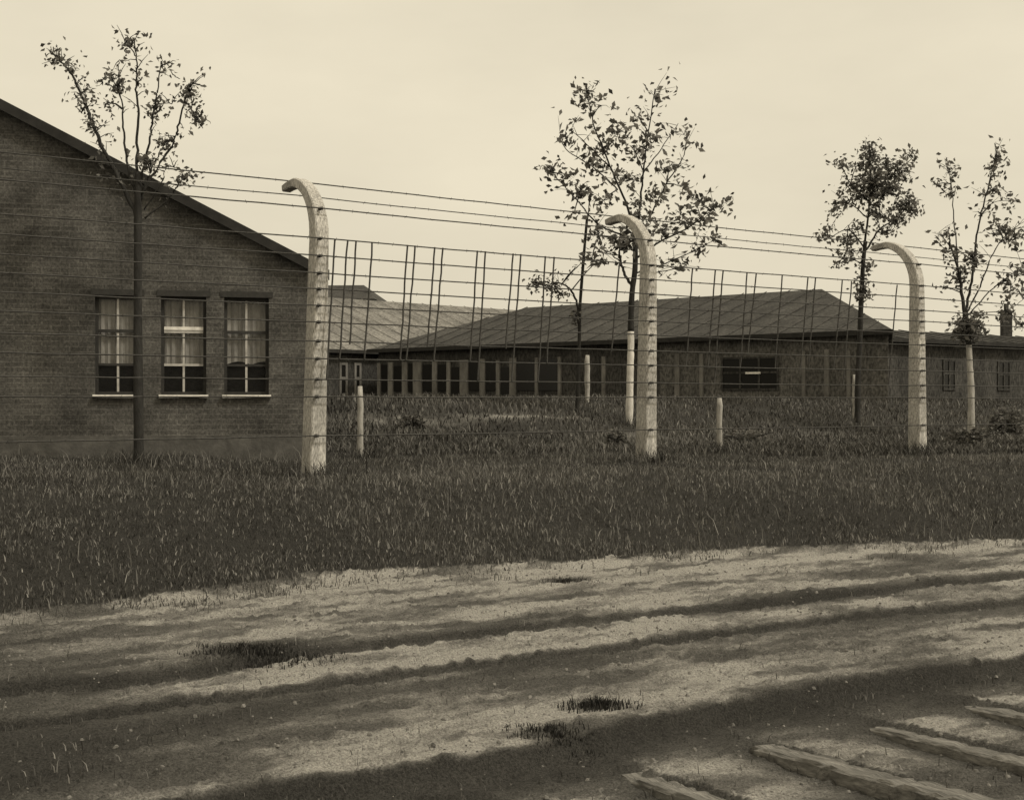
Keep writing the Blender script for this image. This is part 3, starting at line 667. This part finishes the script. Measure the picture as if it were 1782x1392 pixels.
# ------------------------------------------------------------ pale stakes
def stake(px, pt, pb, Y_, wpx, label):
    top = at(px, pt, Y_); x_ = top.x; z0 = gz(x_, Y_); r = random.Random(int(px)); m = MB(); w_ = wpx / F * Y_ / 2; pts = []; H_ = top.z - z0
    for k in range(9): pts.append((r.uniform(-.006, .006), r.uniform(-.006, .006), -.15 + (H_ + .15) * k / 8))
    m.tube(pts, [w_ * r.uniform(.88, 1.1) for _ in range(8)] + [w_ * .75], 8)
    o = m.build('stake', M['stake'], smooth=True); o.location = (x_, Y_, z0)
    tag(o, label, 'stake', 'pale wooden stakes behind the fence'); return o
stake(627, 672, 800, 20.4, 11, 'pale wooden stake just right of the left concrete post')
stake(1252, 692, 800, 22.6, 10, 'pale wooden stake in the grass right of the middle concrete post')
stake(1022, 618, 706, 34, 9, 'thin pale stake standing before the long dark barrack, left of the limewashed trunk')
stake(1487, 652, 704, 35, 8, 'faint pale stake left of the lone right concrete post')

# ------------------------------------------------------------ trees
def smooth_path(pts, n=5):
    out_ = []; P = [pts[0]] + list(pts) + [pts[-1]]
    for i_ in range(1, len(P) - 2):
        for k in range(n):
            t_ = k / n; a_, b_, c_, d_ = P[i_ - 1], P[i_], P[i_ + 1], P[i_ + 2]
            out_.append(.5 * ((2 * b_) + (c_ - a_) * t_ + (2 * a_ - 5 * b_ + 4 * c_ - d_) * t_ ** 2 + (-a_ + 3 * b_ - 3 * c_ + d_) * t_ ** 3))
    out_.append(pts[-1]); return out_
def tree(name, Y_, base_px, trunk, stems, blobs, label, r0, leafsz, lime=None, seed=1, twigs=1.6):
    """trunk: [(px,py)..] from the ground up; stems: (points, start radius, leaves per metre, depth spread); blobs: (px,py,rx,ry,n)"""
    r = random.Random(seed); bx = at(base_px, 700, Y_).x; zg_ = gz(bx, Y_); o = empty(name, (bx, Y_, zg_)); O = Vector((bx, Y_, zg_))
    tp = [Vector((bx, Y_, zg_ - .2))] + [at(px, py, Y_) for px, py in trunk]; tp = smooth_path(tp, 4)
    rr = [r0 * (1.15 - .45 * k / (len(tp) - 1)) * r.uniform(.93, 1.07) for k in range(len(tp))]; rr[0] *= 1.3
    m = MB()
    if lime:
        zs = at(0, lime, Y_).z; lo = [p for p in tp if p.z < zs]; hi = [p for p in tp if p.z >= zs]
        cut = lo[-1].lerp(hi[0], (zs - lo[-1].z) / (hi[0].z - lo[-1].z)); k_ = len(lo)
        rc = rr[k_ - 1]
        ml = MB(); ml.tube([p - O for p in lo] + [cut - O], rr[:k_] + [rc], 9); ml.build('limewashed_trunk', M['lime'] if lime < 590 else M['stake'], o, smooth=True)
        m.tube([cut - O] + [p - O for p in hi], [rc] + rr[k_:], 9)
    else: m.tube([p - O for p in tp], rr, 9)
    tips = []
    for pts, rad, dens, spread in stems:
        dy = r.uniform(-spread, spread); P = []
        for k, (px, py) in enumerate(pts): P.append(at(px, py, Y_ + dy * k / max(1, len(pts) - 1)))
        P = smooth_path(P, 6); P = [p + Vector((r.uniform(-1, 1), r.uniform(-1, 1), 0)) * .015 for p in P]
        m.tube([p - O for p in P], [rad * .6 * (1 - .8 * k / (len(P) - 1)) + .004 for k in range(len(P))], 6)
        tot = sum((b_ - a_).length for a_, b_ in zip(P[:-1], P[1:])); nt_ = int(tot * dens * twigs)
        for _ in range(nt_):
            q = r.random() ** .7 * (len(P) - 1.001); k = int(q); p = P[k].lerp(P[k + 1], q - k)
            d = Vector((r.uniform(-1, 1), r.uniform(-1, 1), r.uniform(-.2, 1))).normalized(); ln = r.uniform(.08, .32) * leafsz / .09
            e_ = p + d * ln; m.tube([p - O, p.lerp(e_, .5) + Vector((0, 0, .02)) - O, e_ - O], [.008, .006, .003], 3, False); tips.append((e_, r.randint(2, 5)))
    allstem = [at(px, py, Y_) for pts, *_ in stems for px, py in pts]
    for px, py, rx, ry, n_ in blobs:
        c = at(px, py, Y_); rxm = rx * 1.12 / F * Y_; rym = ry * 1.12 / F * Y_
        near = min(allstem, key=lambda q: (q - c).length) if allstem else c
        hub = c + Vector((0, r.uniform(-.3, .3), 0)) * rxm; m.tube([near - O, near.lerp(hub, .5) + Vector((0, 0, .03)) - O, hub - O], [.016, .012, .006], 4, False)
        for _ in range(int(n_ * 2.3)):
            th_, u_ = r.uniform(0, 6.283), r.uniform(-1, 1); q = r.random() ** .45; s_ = math.sqrt(1 - u_ * u_)
            e_ = c + Vector((rxm * s_ * math.cos(th_) * q, rxm * s_ * math.sin(th_) * q, rym * u_ * q))
            if r.random() < .55: m.tube([hub - O, hub.lerp(e_, .6) + Vector((0, 0, .04)) - O, e_ - O], [.008, .006, .003], 3, False)
            tips.append((e_, r.randint(2, 4)))
    m.build('trunk', M['bark'], o, smooth=True)
    Vv, Sh = [], []
    for p, n_ in tips:
        hang = Vector((r.gauss(0, .5), r.gauss(0, .5), r.uniform(-.8, .3))).normalized()
        for _ in range(n_):
            c = p + Vector((r.gauss(0, 1), r.gauss(0, 1), r.gauss(0, .8))) * leafsz * .75 - O
            a_ = (hang + Vector((r.gauss(0, .6), r.gauss(0, .6), r.gauss(0, .5)))).normalized(); b_ = a_.cross(Vector((r.gauss(0, 1), r.gauss(0, 1), r.gauss(0, 1)))).normalized()
            L_ = leafsz * r.uniform(.6, 1.25); W_ = L_ * .27; nrm = a_.cross(b_)
            Vv += [c - a_ * L_ * .5, c + b_ * W_ - a_ * L_ * .05 + nrm * L_ * .08, c + a_ * L_ * .5 - nrm * L_ * .08, c - b_ * W_ - a_ * L_ * .05 + nrm * L_ * .08]
            s_ = r.random(); Sh += [s_] * 4
    V_ = np.array([tuple(v_) for v_ in Vv]); k_ = len(V_) // 4; me = np_mesh('foliage', V_, np.arange(k_ * 4).reshape(k_, 4), {'shade': np.array(Sh)})
    link_mesh('crown', me, M['leaf'], o); tag(o, label, 'tree', 'thin young trees with sparse leaves'); return o

# left tree before the gable
tree('young_tree', 18.6, 242, [(241, 740), (240, 600), (240, 450), (240, 340), (241, 300)],
     [([(240, 380), (212, 320), (180, 262), (160, 212), (146, 175), (130, 140), (112, 115), (96, 98)], .05, 11, .4),
      ([(240, 345), (225, 300), (216, 240), (213, 190), (205, 150)], .03, 2.6, .3), ([(205, 155), (196, 140), (182, 134)], .01, 4, .1), ([(208, 158), (207, 120), (206, 105)], .01, 3, .1),
      ([(240, 320), (239, 250), (241, 190), (237, 150), (238, 110), (232, 72)], .03, 3, .3), ([(238, 100), (220, 78), (212, 82)], .01, 5, .1),
      ([(243, 320), (260, 250), (266, 200), (275, 160), (281, 112)], .024, 2.5, .4), ([(262, 215), (285, 180), (300, 182)], .01, 4, .2), ([(281, 115), (295, 110), (303, 112)], .008, 4, .1),
      ([(246, 340), (275, 290), (300, 250), (312, 215), (322, 170), (332, 148), (350, 148)], .026, 3, .4), ([(322, 175), (338, 200), (352, 224)], .012, 6, .2), ([(300, 130), (312, 138)], .006, 4, .1),
      ([(244, 350), (262, 300), (280, 262), (296, 246)], .018, 3.5, .3), ([(250, 380), (290, 350), (308, 325), (326, 306), (338, 312)], .018, 4, .3), ([(250, 365), (280, 320), (288, 292), (305, 292)], .012, 3, .2)],
     [(104, 104, 9, 8, 6), (148, 180, 7, 10, 5), (160, 215, 8, 14, 9), (230, 78, 22, 14, 9), (206, 152, 10, 10, 7), (272, 190, 14, 18, 11), (328, 165, 12, 22, 16), (342, 205, 12, 14, 9), (254, 282, 11, 9, 14), (285, 250, 13, 12, 7), (320, 312, 14, 8, 5), (192, 134, 14, 6, 4), (245, 140, 8, 6, 3), (190, 180, 10, 6, 3), (280, 110, 6, 5, 2)],
     'slender young tree with upright shoots rising before the dark brick gable', .066, .085, None, 21)
# centre tree with limewashed trunk
tree('young_tree', 30, 1095, [(1096, 690), (1097, 640), (1098, 600), (1098, 560), (1100, 510), (1105, 470), (1106, 430)],
     [([(1101, 500), (1088, 478), (1080, 455), (1078, 430), (1084, 410), (1092, 395)], .06, 3, .2), ([(1080, 455), (1066, 446)], .03, 4, .1),
      ([(1105, 440), (1098, 380), (1075, 320), (1050, 260), (1030, 205), (1020, 150)], .05, 2.2, .9), ([(1105, 440), (1112, 370), (1120, 300), (1128, 230), (1140, 155)], .05, 2.2, .7),
      ([(1106, 430), (1135, 370), (1160, 320), (1190, 270), (1195, 230)], .035, 2, 1), ([(1106, 450), (1150, 420), (1200, 395), (1235, 365)], .04, 3, .9), ([(1200, 392), (1225, 380), (1245, 360)], .02, 5, .2),
      ([(1108, 475), (1150, 462), (1200, 440), (1240, 420)], .025, 2.5, .8), ([(1085, 410), (1040, 390), (1005, 350), (960, 300)], .035, 2.5, 1), ([(1075, 330), (1030, 290), (985, 260), (975, 235)], .025, 2.3, .8),
      ([(1060, 290), (1020, 250), (990, 225)], .02, 2.3, .8), ([(1120, 300), (1150, 260), (1180, 215)], .02, 2, .8), ([(1080, 445), (1050, 440), (1035, 430)], .02, 2.5, .4), ([(1110, 480), (1165, 470), (1195, 462)], .018, 2.5, .5)],
     [(1020, 172, 16, 24, 10), (1045, 185, 20, 8, 4), (1140, 170, 16, 16, 6), (1110, 205, 12, 12, 5), (985, 240, 14, 10, 6), (1075, 232, 22, 12, 12), (1050, 260, 16, 12, 7), (960, 295, 18, 12, 8), (985, 310, 14, 8, 5),
      (1040, 290, 22, 12, 9), (1105, 265, 18, 16, 10), (1130, 240, 14, 10, 6), (1165, 290, 18, 12, 7), (1190, 235, 12, 12, 3), (1090, 310, 30, 14, 10), (1010, 335, 18, 12, 9), (1050, 350, 30, 16, 8), (1150, 340, 20, 14, 7), (1185, 325, 12, 9, 4),
      (1205, 345, 14, 8, 4), (1240, 362, 14, 10, 6), (1222, 385, 18, 8, 6), (1040, 410, 16, 12, 9), (1085, 422, 16, 16, 18), (1120, 385, 30, 20, 9), (1160, 400, 16, 12, 7), (1240, 415, 12, 8, 4), (1215, 440, 14, 7, 4), (1185, 460, 14, 7, 4), (1030, 452, 14, 7, 5), (1180, 370, 20, 12, 5), (1000, 370, 14, 10, 3), (1115, 350, 20, 12, 5)],
     'tallest young tree with a limewashed trunk, close behind the middle concrete post', .078, .165, 577, 22)
# sapling just left of it, with one arching branch
tree('young_tree', 31, 1004, [(1006, 660), (1008, 600), (1009, 540), (1014, 470), (1019, 410), (1022, 376)],
     [([(1007, 566), (1004, 528), (994, 506), (978, 494), (962, 492), (955, 500)], .05, 2, .3), ([(962, 493), (972, 508), (975, 516)], .02, 4, .1), ([(1022, 380), (1026, 350), (1020, 320)], .02, 1, .1), ([(955, 500), (940, 496), (928, 492)], .012, 4, .1)],
     [(934, 495, 14, 10, 12), (965, 502, 10, 10, 10), (978, 512, 7, 6, 5), (1040, 453, 9, 6, 6), (1018, 452, 6, 6, 3), (1003, 553, 7, 10, 8), (1001, 466, 6, 5, 2)],
     'thin straight sapling with one low arching branch, left of the limewashed tree', .042, .11, None, 23)
# tree with dense crown at the right
tree('young_tree', 34, 1492, [(1493, 660), (1496, 600), (1498, 540), (1500, 500), (1502, 460), (1506, 420)],
     [([(1502, 455), (1510, 380), (1515, 310), (1512, 250)], .05, 3, .4), ([(1505, 440), (1530, 400), (1560, 380), (1585, 350)], .04, 3, .5), ([(1512, 340), (1545, 310), (1588, 275)], .035, 3, .5),
      ([(1504, 430), (1475, 400), (1445, 415)], .03, 2.5, .5), ([(1510, 350), (1480, 320), (1460, 280)], .03, 2.5, .5), ([(1502, 460), (1475, 450), (1460, 468)], .02, 3, .3), ([(1510, 380), (1480, 355), (1455, 350)], .025, 3, .3)],
     [(1513, 272, 13, 26, 30), (1545, 288, 22, 12, 14), (1585, 272, 12, 9, 7), (1570, 300, 18, 14, 16), (1490, 290, 20, 12, 9), (1462, 285, 12, 8, 4), (1545, 305, 20, 12, 10), (1520, 320, 34, 26, 60), (1500, 340, 20, 14, 20), (1545, 330, 18, 12, 18),
      (1478, 325, 16, 14, 7), (1578, 360, 17, 18, 34), (1560, 380, 14, 12, 16), (1470, 355, 18, 10, 10), (1450, 370, 12, 8, 5), (1525, 370, 20, 18, 14), (1438, 410, 14, 12, 8), (1475, 418, 12, 14, 12), (1495, 400, 16, 8, 7), (1540, 405, 14, 10, 7), (1480, 440, 14, 10, 9), (1460, 460, 14, 8, 5), (1500, 505, 9, 22, 22), (1505, 465, 10, 10, 7)],
     'young tree with the densest leafy crown, just left of the right post hook', .07, .14, None, 24)
# rightmost tree, cut back to a head with long shoots
tree('young_tree', 31, 1690, [(1690, 680), (1688, 640), (1686, 600), (1682, 560), (1680, 535)],
     [([(1680, 560), (1674, 510), (1668, 470), (1655, 430), (1650, 400)], .07, 2.5, .3), ([(1668, 470), (1660, 380), (1655, 320), (1648, 290)], .02, 2, .5), ([(1680, 545), (1690, 490), (1696, 440), (1705, 380), (1722, 320), (1735, 262)], .05, 2.3, .5),
      ([(1682, 545), (1705, 500), (1722, 455), (1745, 415), (1775, 390)], .03, 2.6, .5), ([(1684, 550), (1730, 500), (1770, 470), (1800, 440)], .02, 2, .5), ([(1655, 430), (1640, 412), (1634, 405)], .014, 4, .2), ([(1740, 420), (1765, 400), (1790, 395)], .014, 5, .2), ([(1705, 380), (1730, 352), (1772, 350)], .012, 2, .3), ([(1690, 545), (1750, 540), (1782, 520)], .014, 2, .3)],
     [(1685, 570, 24, 20, 75), (1652, 300, 12, 12, 6), (1655, 330, 10, 10, 5), (1625, 322, 8, 7, 3), (1735, 275, 9, 10, 5), (1730, 300, 10, 8, 6), (1728, 330, 12, 12, 8), (1760, 355, 14, 6, 4), (1740, 402, 17, 16, 14), (1765, 415, 14, 10, 8), (1640, 412, 10, 8, 4), (1660, 445, 8, 10, 6), (1692, 450, 8, 16, 12), (1672, 480, 9, 14, 12), (1715, 365, 8, 8, 3), (1750, 490, 12, 10, 4), (1775, 470, 12, 14, 5), (1770, 505, 12, 10, 5), (1640, 500, 8, 8, 2), (1750, 545, 7, 20, 9), (1776, 565, 8, 8, 5)],
     'rightmost young tree with long upright shoots from a dark leafy head, partly out of frame', .072, .14, 600, 25)

# ------------------------------------------------------------ shrubs
def shrub(px, Y_, wpx, hpx, n, label):
    x0 = (px - 891) / F * Y_; z0 = gz(x0, Y_); r = random.Random(int(px) + 1); o = empty('shrub', (x0, Y_, z0)); rw = wpx / F * Y_ / 2; rh = hpx / F * Y_
    m = MB()
    for k in range(9):
        an = r.uniform(0, 6.28); e_ = Vector((math.cos(an) * rw * .7, math.sin(an) * rw * .6, rh * r.uniform(.5, .95))); m.tube([(0, 0, -.05), e_ * .5 + Vector((0, 0, .05)), e_], [.02, .013, .005], 4)
    m.build('stem', M['bark'], o); Vv, Sh = [], []
    for _ in range(n):
        th_ = r.uniform(0, 6.283); q = r.random() ** .5; u_ = r.random(); c = Vector((math.cos(th_) * rw * q * (1 - .5 * u_), math.sin(th_) * rw * .8 * q * (1 - .5 * u_), rh * u_ * (1 - .4 * q * r.random())))
        c *= .8 + .3 * math.sin(th_ * 3 + px); c.z = abs(c.z)
        a_ = Vector((r.gauss(0, 1), r.gauss(0, 1), r.gauss(0, .8))).normalized(); b_ = a_.cross(Vector((r.gauss(0, 1), r.gauss(0, 1), r.gauss(0, 1)))).normalized(); L_ = r.uniform(.05, .11); W_ = L_ * .35
        Vv += [c - a_ * L_ * .5, c + b_ * W_, c + a_ * L_ * .5, c - b_ * W_]; s_ = r.random(); Sh += [s_] * 4
    k_ = len(Vv) // 4; me = np_mesh('foliage', np.array([tuple(v_) for v_ in Vv]), np.arange(k_ * 4).reshape(k_, 4), {'shade': np.array(Sh)}); link_mesh('foliage', me, M['leaf'], o)
    tag(o, label, 'shrub', 'dark low shrubs behind the fence')
shrub(1750, 33, 90, 55, 2200, 'dark shrub before the low shed at the right edge')
shrub(1690, 26.5, 110, 30, 1700, 'low dark shrub in the grass right of the lone right concrete post')
shrub(1300, 27, 130, 24, 1500, 'low spreading dark shrub behind the pale stake at the right')
shrub(720, 26, 70, 30, 1100, 'low dark shrub behind the stake near the left concrete post')
shrub(1070, 24, 60, 34, 1000, 'low dark shrub close to the left side of the middle concrete post')
